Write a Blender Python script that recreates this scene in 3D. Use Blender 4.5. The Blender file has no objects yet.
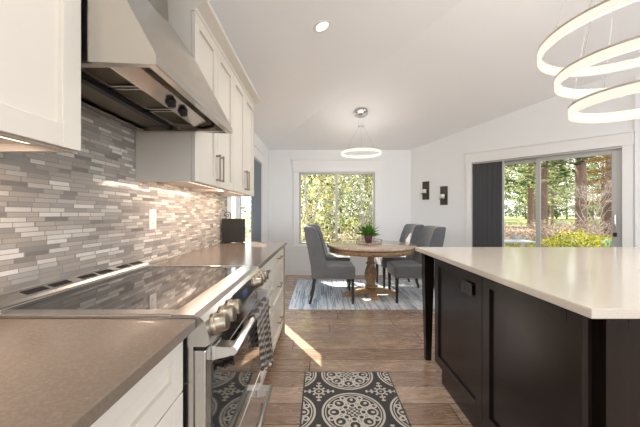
import bpy, bmesh, math, random
from mathutils import Vector, Matrix, Euler
R = math.radians
PI = math.pi
random.seed(7)
S = bpy.context.scene
COL = S.collection

# ---------------------------------------------------------------- camera, world, sun, area lights, exposure
FPX = 296.0
cam_d = bpy.data.cameras.new('camera'); cam = bpy.data.objects.new('camera', cam_d); COL.objects.link(cam)
cam.location = (0, 0, 1.20); cam.rotation_euler = (PI/2, 0, 0)
cam_d.sensor_width = 36; cam_d.lens = 36*FPX/640; cam_d.clip_start = .02; cam_d.clip_end = 600
S.camera = cam
S.view_settings.view_transform = 'Standard'; S.view_settings.look = 'None'
S.view_settings.gamma = 1; S.view_settings.use_curve_mapping = False
S.view_settings.exposure = 0.48
try:
    S.cycles.use_denoising = True
    S.cycles.max_bounces = 10; S.cycles.diffuse_bounces = 5; S.cycles.glossy_bounces = 5
    S.cycles.transparent_max_bounces = 16; S.cycles.caustics_reflective = False; S.cycles.caustics_refractive = False
    S.cycles.sample_clamp_indirect = 4
except Exception: pass

W = bpy.data.worlds.new('sky'); S.world = W; W.use_nodes = True
nt = W.node_tree; bg = nt.nodes['Background']
tc = nt.nodes.new('ShaderNodeTexCoord'); sx = nt.nodes.new('ShaderNodeSeparateXYZ'); rp = nt.nodes.new('ShaderNodeValToRGB')
nt.links.new(tc.outputs['Generated'], sx.inputs[0]); nt.links.new(sx.outputs['Z'], rp.inputs[0]); nt.links.new(rp.outputs[0], bg.inputs[0])
rp.color_ramp.elements[0].position = 0.0; rp.color_ramp.elements[0].color = (1.0, 1.0, .98, 1)
rp.color_ramp.elements[1].position = 0.6; rp.color_ramp.elements[1].color = (.55, .74, 1.0, 1)
bg.inputs[1].default_value = 2.6

def light(name, kind, loc, energy, color=(1,1,1), target=None, **kw):
    d = bpy.data.lights.new(name, kind); o = bpy.data.objects.new(name, d); COL.objects.link(o)
    o.location = loc; d.energy = energy; d.color = color
    if target is not None:
        o.rotation_euler = (Vector(target)-Vector(loc)).to_track_quat('-Z', 'Y').to_euler()
    for k, v in kw.items(): setattr(d, k, v)
    return o
light('sun', 'SUN', (0, 0, 20), 14.0, (1, .93, .80), target=(0+.43*10, 0-.78*10, 20-.765*10), angle=R(.5))
# added fill lamps out of view, behind and to the right of the camera
light('rear_window_daylight', 'AREA', (.9, -3.42, 1.6), 20, (.84, .92, 1), target=(.9, 0, 1.6), shape='RECTANGLE', size=3.6, size_y=1.9)
light('side_window_daylight', 'AREA', (5.9, -.4, 1.65), 84, (.82, .91, 1), target=(0, -.4, 1.65), shape='RECTANGLE', size=3.0, size_y=1.8)

# ---------------------------------------------------------------- node helper
class G:
    def __init__(s, name):
        s.m = bpy.data.materials.new(name); s.m.use_nodes = True
        s.t = s.m.node_tree; s.b = s.t.nodes['Principled BSDF']; s.out = s.t.nodes['Material Output']
    def n(s, typ, **kw):
        nd = s.t.nodes.new(typ)
        for k, v in kw.items(): setattr(nd, k, v)
        return nd
    def link(s, a, b): s.t.links.new(a.s if isinstance(a, V) else a, b)
    def put(s, a, sock):
        if isinstance(a, V): s.t.links.new(a.s, sock)
        else: sock.default_value = a
    def coord(s, kind='Object'):
        tc = s.n('ShaderNodeTexCoord'); sp = s.n('ShaderNodeSeparateXYZ'); s.t.links.new(tc.outputs[kind], sp.inputs[0])
        return V(s, sp.outputs[0]), V(s, sp.outputs[1]), V(s, sp.outputs[2])
    def vec(s, x, y, z=0.0):
        c = s.n('ShaderNodeCombineXYZ')
        for i, a in enumerate((x, y, z)): s.put(a, c.inputs[i])
        return V(s, c.outputs[0])
    def noise(s, v, scale=5, detail=3, rough=.5, out=0):
        nd = s.n('ShaderNodeTexNoise'); s.link(v, nd.inputs['Vector']); nd.inputs['Scale'].default_value = scale
        nd.inputs['Detail'].default_value = detail; nd.inputs['Roughness'].default_value = rough
        return V(s, nd.outputs[out])
    def white(s, v):
        nd = s.n('ShaderNodeTexWhiteNoise'); nd.noise_dimensions = '3D'; s.link(v, nd.inputs['Vector']); return V(s, nd.outputs['Value'])
    def ramp(s, f, stops, const=False):
        nd = s.n('ShaderNodeValToRGB'); s.link(f, nd.inputs[0]); cr = nd.color_ramp
        if const: cr.interpolation = 'CONSTANT'
        while len(cr.elements) < len(stops): cr.elements.new(.5)
        for e, (p, c) in zip(cr.elements, stops):
            e.position = p; e.color = (*c, 1) if not isinstance(c, (int, float)) else (c, c, c, 1)
        return V(s, nd.outputs[0])
    def mix(s, f, a, b):
        nd = s.n('ShaderNodeMix'); nd.data_type = 'RGBA'
        s.put(f, nd.inputs[0])
        for q, sock in ((a, nd.inputs[6]), (b, nd.inputs[7])):
            if isinstance(q, V): s.link(q, sock)
            else: sock.default_value = (*q, 1)
        return V(s, nd.outputs[2])
    def color(s, c):
        if isinstance(c, V): s.link(c, s.b.inputs['Base Color'])
        else: s.b.inputs['Base Color'].default_value = (*c, 1)
    def set(s, **kw):
        for k, v in kw.items():
            k = {'rough': 'Roughness', 'metal': 'Metallic', 'spec': 'Specular IOR Level', 'coat': 'Coat Weight', 'sheen': 'Sheen Weight',
                 'trans': 'Transmission Weight', 'emit': 'Emission Strength', 'ior': 'IOR', 'sss': 'Subsurface Weight', 'aniso': 'Anisotropic', 'alpha': 'Alpha'}[k]
            s.put(v, s.b.inputs[k])
    def bump(s, h, strength=.3, dist=.01):
        nd = s.n('ShaderNodeBump'); s.put(h, nd.inputs['Height']); nd.inputs['Strength'].default_value = strength; nd.inputs['Distance'].default_value = dist
        s.t.links.new(nd.outputs[0], s.b.inputs['Normal'])
class V:
    def __init__(s, g, sock): s.g = g; s.s = sock
    def op(s, o, *a):
        nd = s.g.n('ShaderNodeMath'); nd.operation = o; s.g.t.links.new(s.s, nd.inputs[0])
        for i, x in enumerate(a): s.g.put(x, nd.inputs[i+1])
        return V(s.g, nd.outputs[0])
    def __add__(s, o): return s.op('ADD', o)
    def __sub__(s, o): return s.op('SUBTRACT', o)
    def __mul__(s, o): return s.op('MULTIPLY', o)
    def __truediv__(s, o): return s.op('DIVIDE', o)
    def __radd__(s, o): return s.op('ADD', o)
    def __rmul__(s, o): return s.op('MULTIPLY', o)
    def floor(s): return s.op('FLOOR')
    def fract(s): return s.op('FRACT')
    def abs(s): return s.op('ABSOLUTE')
    def sin(s): return s.op('SINE')
    def cos(s): return s.op('COSINE')
    def sqrt(s): return s.op('SQRT')
    def lt(s, o): return s.op('LESS_THAN', o)
    def gt(s, o): return s.op('GREATER_THAN', o)
    def max(s, o): return s.op('MAXIMUM', o)
    def min(s, o): return s.op('MINIMUM', o)
    def atan2(s, o): return s.op('ARCTAN2', o)

def mat(name, c, rough=.5, metal=0.0, var=0.0, nscale=8, bump=0.0, bscale=60, **kw):
    g = G(name); x, y, z = g.coord(); v = g.vec(x, y, z)
    if var:
        n = g.noise(v, nscale, 4); g.color(g.mix(n, tuple(q*(1-var) for q in c), tuple(min(1, q*(1+var)) for q in c)))
    else: g.color(c)
    g.set(rough=rough, metal=metal, **kw)
    if bump: g.bump(g.noise(v, bscale, 3), bump, .004)
    return g.m
def emat(name, c, e, b=.9):
    g = G(name); g.color((b, b, b)); g.b.inputs['Emission Color'].default_value = (*c, 1); g.set(emit=e, rough=.5); return g.m

M = {}
M['wall'] = mat('wall_paint', (.84, .845, .845), .75, var=.012, nscale=3)
M['ceil'] = mat('ceiling_paint', (.87, .875, .88), .85, var=.01, nscale=2)
M['trim'] = mat('trim_paint', (.84, .84, .83), .4)
M['cab'] = mat('cream_lacquer', (.70, .65, .575), .38, var=.01)
M['end'] = mat('shaded_end_panel', (.36, .31, .24), .5)  # tan end panel with its shade mixed into the colour
M['black'] = mat('black_plastic', (.012, .012, .013), .35)
M['gap'] = mat('dark_gap', (.01, .01, .01), .8)
M['nickel'] = mat('brushed_nickel', (.33, .28, .22), .35, 1.0)
M['chrome'] = mat('chrome', (.75, .75, .76), .12, 1.0)
M['alu'] = mat('silver_frame', (.45, .45, .44), .45, .3)
M['white_plastic'] = mat('white_plastic', (.78, .76, .72), .4)
M['candle'] = mat('cream_candle_wax', (.85, .80, .70), .5)
M['fabric_shade'] = mat('charcoal_shade', (.085, .085, .09), .9)
M['bronze'] = mat('aged_bronze', (.06, .05, .04), .45, .5)
M['leg'] = mat('dark_leg_wood', (.018, .014, .012), .4)
M['pot'] = mat('purple_ceramic', (.16, .045, .07), .35)
M['leaf_pot'] = mat('fern_green', (.09, .22, .03), .5, var=.5, nscale=20)
M['shade_blue'] = mat('blue_grey_shade', (.20, .23, .26), .8)
M['bark_dark'] = mat('pine_bark', (.20, .125, .085), .95, var=.5, nscale=6, bump=.8, bscale=12)
M['bark_light'] = mat('pale_bark', (.38, .33, .28), .9, var=.4, nscale=6)

def steel(name, c, rough, sc):
    g = G(name); x, y, z = g.coord(); v = g.vec(x*sc[0], y*sc[1], z*sc[2])
    n = g.noise(v, 1, 3); g.color(g.mix(n, tuple(q*.95 for q in c), c)); g.set(metal=1.0, rough=n*.06+(rough-.04))
    return g.m
M['steel'] = steel('brushed_steel', (.58, .56, .53), .22, (4, 2, 60))
M['steel_hood'] = steel('hood_steel', (.56, .53, .49), .2, (60, 2, 60))
M['handle_steel'] = steel('handle_steel', (.74, .72, .69), .34, (4, 2, 60))
M['steel_dark'] = steel('filter_steel', (.24, .20, .14), .35, (20, 20, 20))
# quartz worktops
def quartz(name, a, b, rough, sc=170):
    g = G(name); x, y, z = g.coord(); v = g.vec(x, y, z)
    n = g.noise(v, sc, 2, .7); n2 = g.noise(v, 4, 3)
    c = g.mix(g.ramp(n, [(.45, 0.0), (.8, 1.0)]), a, b); g.color(g.mix(n2*.25, c, tuple(q*1.15 for q in a))); g.set(rough=rough, spec=.5)
    return g.m
M['counter'] = quartz('taupe_quartz', (.165, .13, .10), (.22, .18, .145), .16)
M['island_top'] = quartz('cream_quartz', (.68, .61, .52), (.74, .69, .62), .1)
# espresso wood
g = G('espresso_wood'); x, y, z = g.coord(); n = g.noise(g.vec(x*10, y*10, z*1.2), 4, 4)
g.color(g.mix(n, (.009, .0055, .0045), (.018, .011, .008))); g.set(rough=.24, coat=0.0, spec=.4); g.b.inputs['Coat Roughness'].default_value = .2; M['espresso'] = g.m
# table wood
g = G('weathered_oak'); x, y, z = g.coord(); n = g.noise(g.vec(x*2, y*14, z*6), 5, 5, .65)
g.color(g.ramp(n, [(.3, (.17, .10, .05)), (.55, (.36, .23, .12)), (.75, (.50, .36, .21))])); g.set(rough=.42); g.bump(n, .15, .004); M['oak'] = g.m
g = G('oak_table_top'); x, y, z = g.coord(); pl = (y/.13).floor(); n = g.noise(g.vec(x*2+pl*3.7, y*22, z*6), 4, 5, .65)
c = g.ramp(n, [(.3, (.36, .26, .18)), (.55, (.50, .38, .28)), (.75, (.60, .48, .37))]); ed = ((y/.13).fract()-.5).abs().gt(.485)
g.color(g.mix(ed, c, (.08, .05, .03))); g.set(rough=.25, coat=.6); g.b.inputs['Coat Roughness'].default_value = .15; M['oak_top'] = g.m
# floor planks, running left to right
g = G('hickory_planks'); x, y, z = g.coord()
pw = .187; row = (y/pw).floor(); off = g.white(g.vec(row, 3.3)); pl_ = (x/1.35+off*7.0); ci = pl_.floor()
rnd = g.white(g.vec(row, ci, 1.0)); rnd2 = g.white(g.vec(row, ci, 9.0))
wob = g.noise(g.vec(x*1.2+rnd*40, y*5+rnd2*30), 2.2, 3)
gr = g.noise(g.vec(x*1.6+rnd*50, y*26+wob*7+rnd2*20), 2.6, 6, .65)
base = g.ramp(rnd, [(0, (.29, .185, .125)), (.35, (.40, .27, .185)), (.65, (.49, .345, .245)), (1, (.36, .255, .19))])
dk = g.ramp(gr, [(.34, 1.0), (.52, 0.0)])
c = g.mix(dk*.7, base, (.17, .10, .066))
c = g.mix(g.ramp(gr, [(.55, 0.0), (.75, 1.0)])*.4, c, (.54, .41, .31))
kn = g.noise(g.vec(x*3+rnd*30, y*9), 1.6, 1); c = g.mix(g.ramp(kn, [(.68, 0.0), (.76, 1.0)])*.6, c, (.075, .042, .028))
seam = ((y/pw).fract()-.5).abs().gt(.487).max((pl_.fract()-.5).abs().gt(.4978))
g.color(g.mix(seam, c, (.045, .028, .02))); g.set(rough=gr*.14+.20, spec=.7, coat=.5); g.b.inputs['Coat Roughness'].default_value = .22
g.bump(gr*.3+(wob*.5)-seam*.6, .18, .006); M['floor'] = g.m
# linear glass and stone mosaic (wall plane y/z)
g = G('linear_mosaic'); x, y, z = g.coord()
rh = .0165; row = (z/rh).floor(); fz = (z/rh).fract()
sel = g.white(g.vec(row, .5)); nn = g.noise(g.vec(y*6.0, row*7.31), 1, 1)
u = y/.088+sel*13.0+nn*1.7; cu = u.floor(); fu = u.fract()
rnd = g.white(g.vec(cu, row, 2.0)); gl = g.white(g.vec(cu, row, 5.0))
c = g.ramp(rnd, [(0, (.37, .325, .285)), (.17, (.43, .38, .335)), (.33, (.27, .255, .24)), (.46, (.50, .46, .415)), (.58, (.36, .34, .32)), (.70, (.66, .62, .565)), (.86, (.76, .72, .67)), (.96, (.20, .185, .17))], True)
mar = g.noise(g.vec(y, z, rnd), 45, 3); c = g.mix(mar*.35, c, (.42, .36, .31))
grout = (fz-.5).abs().gt(.43).max((fu-.5).abs().gt(.478))
g.color(g.mix(grout, c, (.27, .235, .20)))
g.set(rough=g.ramp(gl, [(0, .12), (.45, .35)], True)+grout*.4, spec=.5)
g.bump((grout*-1.0)+gl*.35+mar*.1, .35, .003); M['mosaic'] = g.m
# black ceramic glass
M['glass_black'] = mat('black_ceramic_glass', (.010, .010, .012), .045, spec=.9)
M['oven_glass'] = mat('oven_window_glass', (.013, .011, .010), .05, spec=1.0, coat=.5)
# charcoal fabric
g = G('grey_linen'); x, y, z = g.coord(); n = g.noise(g.vec(x, y, z), 260, 2, .8); n2 = g.noise(g.vec(x, y, z), 9, 3)
g.color(g.mix(n2, g.mix(n, (.05, .052, .056), (.12, .122, .128)), g.mix(n, (.085, .088, .093), (.19, .194, .20)))); g.set(rough=.9, sheen=.6); g.bump(n, .25, .002); M['linen'] = g.m
# pane
def pane(name, refl):
    g = G(name); tr = g.n('ShaderNodeBsdfTransparent'); gl = g.n('ShaderNodeBsdfGlossy'); gl.inputs['Roughness'].default_value = .0
    mx = g.n('ShaderNodeMixShader'); fr = g.n('ShaderNodeFresnel'); fr.inputs[0].default_value = refl
    ge = g.n('ShaderNodeNewGeometry'); fac = V(g, fr.outputs[0])*(V(g, ge.outputs['Backfacing'])*-1.0+1.0)
    g.link(fac, mx.inputs[0]); g.t.links.new(tr.outputs[0], mx.inputs[1]); g.t.links.new(gl.outputs[0], mx.inputs[2]); g.t.links.new(mx.outputs[0], g.out.inputs[0])
    return g.m
M['pane'] = pane('window_glass', 1.25)
M['bottle'] = pane('clear_bottle_glass', 1.6)
# runner with medallions
g = G('medallion_runner'); x, y, z = g.coord()
sp = .415
def cell(v, o): return ((v-o)/sp+.5).fract()*sp-sp/2
u = cell(x, .20); v = cell(y, 1.777)
def dist(a, b): return (a*a+b*b).sqrt()
r = dist(u, v); th = v.atan2(u)
def fold(th, k):
    w = 2*PI/k; return ((th/w+.5).fract()-.5)*w
def line(d, w): return d.abs().lt(w)
f8 = fold(th, 8); px, py = r*f8.cos(), r*f8.sin()
f8b = fold(th+PI/8, 8); qx, qy = r*f8b.cos(), r*f8b.sin()
pat = line(r-.184, .0065).max(line(r-.166, .0035))
pat = pat.max(line(dist(px-.112, py)-.034, .0055)).max(dist(px-.118, py*1.3).lt(.013))
pat = pat.max(line(dist(qx-.143, qy)-.015, .0055)).max(line(dist(px-.062, py)-.018, .005))
pat = pat.max(line(qy, .0045)*r.gt(.05)*r.lt(.13))
chk = ((u/.016).floor()+(v/.016).floor()).op('MODULO', 2.0).abs().gt(.5)
pat = pat.max(chk*r.lt(.036))
u2 = cell(x, .20+sp/2); v2 = cell(y, 1.777+sp/2); r2 = dist(u2, v2); f4 = fold(v2.atan2(u2), 4); sx_, sy_ = r2*f4.cos(), r2*f4.sin()
st = line(r2-.028, .0055).max(line(sy_, .004)*r2.gt(.03)*r2.lt(.098)).max(dist(sx_-.062, sy_.abs()-.012).lt(.0085)).max(dist(sx_-.095, sy_*.6).lt(.0085))
f4b = fold(v2.atan2(u2)+PI/4, 4); st = st.max(dist(r2*f4b.cos()-.045, r2*f4b.sin()).lt(.009)).max(dist(u2, v2).lt(.008))
pat = pat.max(st*r.gt(.19))
wv = g.noise(g.vec(x, y), 420, 1)
edge = x.lt(-.105).max(x.gt(.503)).max(y.gt(2.224))
pat = pat*(edge*-1.0+1.0)
g.color(g.mix(pat, g.mix(wv, (.045, .042, .040), (.085, .08, .075)), g.mix(wv, (.52, .47, .40), (.72, .67, .59)))); g.set(rough=.95); g.bump(pat*.5+wv*.4, .4, .004); M['runner'] = g.m
# striped dining rug
g = G('blue_grey_stripe_rug'); x, y, z = g.coord()
st = (x/.013).floor(); seg = (y/.42+g.white(g.vec(st, 2.0))*5.0).floor(); a = g.white(g.vec(st, seg, 4.0)); b = g.noise(g.vec(x*55, y*3.5), 1, 4, .7); big = g.noise(g.vec(x, y), 1.3, 2)
c = g.ramp(a*.4+b*.6+big*.3-.12, [(.25, (.17, .20, .24)), (.40, (.33, .36, .40)), (.50, (.58, .60, .61)), (.62, (.76, .75, .73)), (.82, (.48, .49, .50))])
g.color(c); g.set(rough=.95); g.bump(b, .4, .006); M['stripe_rug'] = g.m
# towel
g = G('brown_check_towel'); x, y, z = g.coord()
zz = z+(y/.012).sin()*.004; s1 = (zz/.026).fract().lt(.55); s2 = (y/.034).fract().lt(.5); c = g.mix(s1*.9, (.50, .44, .37), (.06, .04, .03)); c = g.mix(s2*.35, c, (.10, .07, .055))
g.color(c); g.set(rough=.95, sheen=.3); M['towel'] = g.m
M['pompom_a'] = mat('cream_wool', (.62, .56, .48), .95); M['pompom_b'] = mat('brown_wool', (.12, .075, .055), .95)
M['black_leather'] = mat('dark_speaker_case', (.012, .010, .009), .6, bump=.2, bscale=300)
# lamps
M['led'] = emat('warm_led_band', (1.0, .89, .75), .74, .06)
M['led_dining'] = emat('neutral_led_band', (1.0, .94, .82), .76, .06)
M['down'] = emat('downlight_lens', (1.0, .93, .80), 5.0)
M['strip'] = emat('undercabinet_strip', (1.0, .74, .55), 2.5)
M['ring_metal'] = mat('ring_metal', (.62, .54, .46), .4, .6)
# outdoors
def leafm(name, cols, sc=1.0, tr=.45):
    g = G(name); x, y, z = g.coord(); ge = g.n('ShaderNodeNewGeometry'); n = g.noise(g.vec(x, y, z), sc, 3, .7)*.62+V(g, ge.outputs['Random Per Island'])*.5-.06; k = len(cols)-1
    c = g.ramp(n, [(.28+.44*i/k, q) for i, q in enumerate(cols)])
    df = g.n('ShaderNodeBsdfDiffuse'); tl = g.n('ShaderNodeBsdfTranslucent'); mx = g.n('ShaderNodeMixShader'); mx.inputs[0].default_value = tr
    g.link(c, df.inputs[0]); g.link(c, tl.inputs[0]); g.t.links.new(df.outputs[0], mx.inputs[1]); g.t.links.new(tl.outputs[0], mx.inputs[2]); g.t.links.new(mx.outputs[0], g.out.inputs[0])
    return g.m
M['leaf_y'] = leafm('autumn_leaves', [(.08, .12, .03), (.36, .38, .10), (.74, .60, .18), (.95, .85, .55)], 1.6, .55)
M['leaf_g'] = leafm('olive_leaves', [(.05, .08, .03), (.24, .30, .09), (.55, .56, .24), (.92, .88, .66)], 1.6, .55)
M['leaf_p'] = leafm('pine_needles', [(.03, .06, .02), (.11, .17, .06), (.30, .34, .14), (.60, .58, .32)], .8)
M['leaf_q'] = leafm('woodland_needles', [(.04, .07, .02), (.15, .19, .06), (.34, .37, .14), (.56, .54, .26)], .8)
M['leaf_o'] = leafm('amber_needles', [(.16, .10, .03), (.46, .27, .10)], 1.0)
M['leaf_b'] = leafm('lime_shrub_leaves', [(.10, .13, .02), (.38, .36, .04), (.62, .50, .08)], 3)
M['leaf_d'] = leafm('dry_brush', [(.22, .13, .07), (.42, .28, .17), (.58, .44, .31)], 4)
M['grass'] = mat('sunlit_lawn', (.20, .215, .05), .95, var=.35, nscale=.8)
M['litter'] = mat('pine_litter', (.20, .14, .09), .95, var=.45, nscale=2.5)
M['patio'] = mat('patio_concrete', (.26, .25, .235), .9, var=.1)
M['teal'] = mat('teal_glaze', (.10, .42, .40), .3)
M['rock'] = mat('grey_rock', (.30, .28, .26), .9, var=.3, nscale=5)

# ---------------------------------------------------------------- geometry helpers
class MB:
    def __init__(s): s.bm = bmesh.new()
    def box(s, x0, x1, y0, y1, z0, z1, bev=0.0, seg=2, mtx=None):
        r = bmesh.ops.create_cube(s.bm, size=1); vs = r['verts']
        for v in vs: v.co = Vector((x0+(v.co.x+.5)*(x1-x0), y0+(v.co.y+.5)*(y1-y0), z0+(v.co.z+.5)*(z1-z0)))
        if bev:
            es = list({e for v in vs for e in v.link_edges}); rr = bmesh.ops.bevel(s.bm, geom=es, offset=bev, segments=seg, profile=.5, affect='EDGES')
            vs = list({v for f in rr['faces'] for v in f.verts} | {v for v in vs if v.is_valid})
        if mtx is not None:
            for v in vs: v.co = mtx @ v.co
        return s
    def prism(s, pts, a0, a1, axis='y'):
        """closed outline pts extruded from a0 to a1 along axis; pts are the other two coordinates in order (x,z) for y, (x,y) for z, (y,z) for x"""
        def P(p, a): return {'y': (p[0], a, p[1]), 'z': (p[0], p[1], a), 'x': (a, p[0], p[1])}[axis]
        A = [s.bm.verts.new(P(p, a0)) for p in pts]; B = [s.bm.verts.new(P(p, a1)) for p in pts]; n = len(pts)
        s.bm.faces.new(A); s.bm.faces.new(B[::-1])
        for i in range(n): s.bm.faces.new((A[i], B[i], B[(i+1) % n], A[(i+1) % n]))
        return s
    def tube(s, pts, r, n=10, caps=True, closed=False):
        pts = [Vector(p) for p in pts]; rings = []; m = len(pts); up = None
        for i, p in enumerate(pts):
            if closed: d = pts[(i+1) % m]-pts[i-1]
            else: d = pts[min(i+1, m-1)]-pts[max(i-1, 0)]
            d.normalize()
            if up is None:
                up = Vector((0, 0, 1)) if abs(d.z) < .9 else Vector((1, 0, 0))
            a = d.cross(up).normalized(); b = a.cross(d).normalized(); up = b
            rr = r[i] if isinstance(r, (list, tuple)) else r
            rings.append([s.bm.verts.new(p+a*rr*math.cos(2*PI*k/n)+b*rr*math.sin(2*PI*k/n)) for k in range(n)])
        rng = range(m) if closed else range(m-1)
        for i in rng:
            A, B = rings[i], rings[(i+1) % m]
            for k in range(n):
                f = s.bm.faces.new((A[k], A[(k+1) % n], B[(k+1) % n], B[k])); f.smooth = True
        if caps and not closed: s.bm.faces.new(rings[0][::-1]); s.bm.faces.new(rings[-1])
        return s
    def lathe(s, prof, c=(0, 0, 0), n=32, axis='z', smooth=True):
        """prof: (radius, height) pairs"""
        rings = []
        for r, h in prof:
            ring = []
            for k in range(n):
                a = 2*PI*k/n; q = (r*math.cos(a), r*math.sin(a))
                p = {'z': (q[0], q[1], h), 'x': (h, q[0], q[1]), 'y': (q[0], h, q[1])}[axis]
                ring.append(s.bm.verts.new(Vector(p)+Vector(c)))
            rings.append(ring)
        for A, B in zip(rings, rings[1:]):
            for k in range(n):
                f = s.bm.faces.new((A[k], A[(k+1) % n], B[(k+1) % n], B[k])); f.smooth = smooth
        s.bm.faces.new(rings[0][::-1]); s.bm.faces.new(rings[-1]); return s
    def annulus(s, r0, r1, z0, z1, c=(0, 0, 0), n=96):
        prof = [(r0, z0), (r1, z0), (r1, z1), (r0, z1)]; rings = []
        for r, h in prof:
            rings.append([s.bm.verts.new((c[0]+r*math.cos(2*PI*k/n), c[1]+r*math.sin(2*PI*k/n), c[2]+h)) for k in range(n)])
        for i in range(4):
            A, B = rings[i], rings[(i+1) % 4]
            for k in range(n):
                f = s.bm.faces.new((A[k], A[(k+1) % n], B[(k+1) % n], B[k])); f.smooth = i in (1, 3)
        return s
    def sphere(s, c, r, sub=2, sc=(1, 1, 1)):
        rr = bmesh.ops.create_icosphere(s.bm, subdivisions=sub, radius=r)
        for v in rr['verts']: v.co = Vector((v.co.x*sc[0], v.co.y*sc[1], v.co.z*sc[2]))+Vector(c)
        for v in rr['verts']:
            for f in v.link_faces: f.smooth = True
        return s
    def quad(s, a, b, c, d):
        s.bm.faces.new([s.bm.verts.new(q) for q in (a, b, c, d)]); return s
    def leaves(s, n, fn, size, flat=.5):
        rd = random.random
        for _ in range(n):
            p = Vector(fn()); sz = size*(.5+rd()); a = Vector((rd()-.5, rd()-.5, (rd()-.5)*flat)).normalized(); b = Vector((rd()-.5, rd()-.5, rd()-.5)).normalized()
            s.bm.faces.new([s.bm.verts.new(q) for q in (p-a*sz, p+b*sz*.45, p+a*sz, p-b*sz*.45)])
        return s
    def rot(s, m):
        bmesh.ops.transform(s.bm, matrix=m, verts=s.bm.verts); return s
    def build(s, name, m, parent=None, rel=True, autosmooth=False):
        me = bpy.data.meshes.new(name); bmesh.ops.recalc_face_normals(s.bm, faces=s.bm.faces) if len(s.bm.faces) < 20000 else None
        if parent is not None and rel:
            root = parent
            off = Vector((0, 0, 0))
            while root is not None: off += root.location; root = root.parent
            bmesh.ops.translate(s.bm, vec=-off, verts=s.bm.verts)
        s.bm.to_mesh(me); s.bm.free()
        o = bpy.data.objects.new(name, me); COL.objects.link(o); me.materials.append(m)
        if parent is not None: o.parent = parent
        return o
def tag(o, label=None, cat=None, group=None, kind=None):
    for k, v in (('label', label), ('category', cat), ('group', group), ('kind', kind)):
        if v: o[k] = v
    return o
def thing(name, label, cat, loc=(0, 0, 0), group=None):
    o = bpy.data.objects.new(name, None); COL.objects.link(o); o.location = loc; o.empty_display_size = .1
    return tag(o, label, cat, group)
def struct(o): o['kind'] = 'structure'; return o
KID = {}
def kids(o): return [c for c in COL.objects if c.parent == o]
def copy_tree(o, parent=None):
    c = o.copy(); COL.objects.link(c)
    if parent is not None: c.parent = parent
    for k in kids(o): copy_tree(k, c)
    return c
def box(*a, **k): return MB().box(*a, **k)

# ---------------------------------------------------------------- room shell
XW, YB = -1.0, 5.776                 # left wall plane, back wall plane
XC = 1.776                           # corner of back wall and the diagonal wall
DU = Vector((1.0135, -1.0, 0)).normalized()      # along the diagonal wall
DN = Vector((-DU.y, DU.x, 0)) * -1.0             # into the room
DL = math.hypot(1.0135, 1.0)
def dw(t, n=0.0, z=0.0):             # point on the diagonal wall, n metres into the room
    p = Vector((XC, YB, 0)) + DU*(t*DL) + DN*n; return Vector((p.x, p.y, z))
DM = Matrix(((DU.x, DN.x, 0, XC), (DU.y, DN.y, 0, YB), (0, 0, 1, 0), (0, 0, 0, 1)))   # local x along wall, y into the room
def ceil_z(x, y): return min(2.44+.34*(x-XW), 2.44+.275*(YB-y), 3.95)

floor = struct(box(XW-.12, 6.2, -3.6, YB+.12, -.08, 0).build('floor', M['floor']))
# ceiling: two pitched planes meeting in a hip
def ceiling():
    mb = MB(); bm = mb.bm
    xs = [XW-.12+.1*i for i in range(74)]; ys = [-3.6+.1*i for i in range(96)]
    for lo in (0, 1): pass
    # exact planes: hip line from (XW, YB)
    def za(x): return 2.44+.34*(x-XW)
    def zb(y): return 2.44+.275*(YB-y)
    k = .34/.275
    xh = XW+(3.95-2.44)/.34; yh = YB-(xh-XW)*k
    top = .1
    def poly(pts):
        a = [bm.verts.new(p) for p in pts]; b = [bm.verts.new((p[0], p[1], p[2]+top)) for p in pts]; n = len(pts)
        bm.faces.new(a); bm.faces.new(b[::-1])
        for i in range(n): bm.faces.new((a[i], b[i], b[(i+1) % n], a[(i+1) % n]))
    e = .12
    poly([(XW-e, YB+e*1.0, za(XW-e)), (XW-e, -3.7, za(XW-e)), (xh, -3.7, 3.95), (xh, yh, 3.95)])
    poly([(XW-e, YB+e, zb(YB+e)), (xh, yh, 3.95), (6.3, yh, 3.95), (6.3, YB+e, zb(YB+e))])
    poly([(xh, yh, 3.95), (xh, -3.7, 3.95), (6.3, -3.7, 3.95), (6.3, yh, 3.95)])
    return mb.build('ceiling', M['ceil'])
struct(ceiling())
# left wall with an opening for the sliding door
L0, L1, LZ = 3.28, 5.03, 2.05
mb = MB(); mb.box(XW-.12, XW, -3.6, L0, 0, 2.44); mb.box(XW-.12, XW, L1, YB+.12, 0, 2.44); mb.box(XW-.12, XW, L0, L1, LZ, 2.44)
struct(mb.build('wall_left', M['wall']))
# back wall with the window opening
BX0, BX1, BZ0, BZ1 = -.41, 1.075, .60, 2.0
mb = MB(); mb.box(XW, BX0, YB, YB+.12, 0, 2.44); mb.box(BX1, XC+.02, YB, YB+.12, 0, 2.44); mb.box(BX0, BX1, YB, YB+.12, 0, BZ0); mb.box(BX0, BX1, YB, YB+.12, BZ1, 2.44)
struct(mb.build('wall_back', M['wall']))
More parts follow.
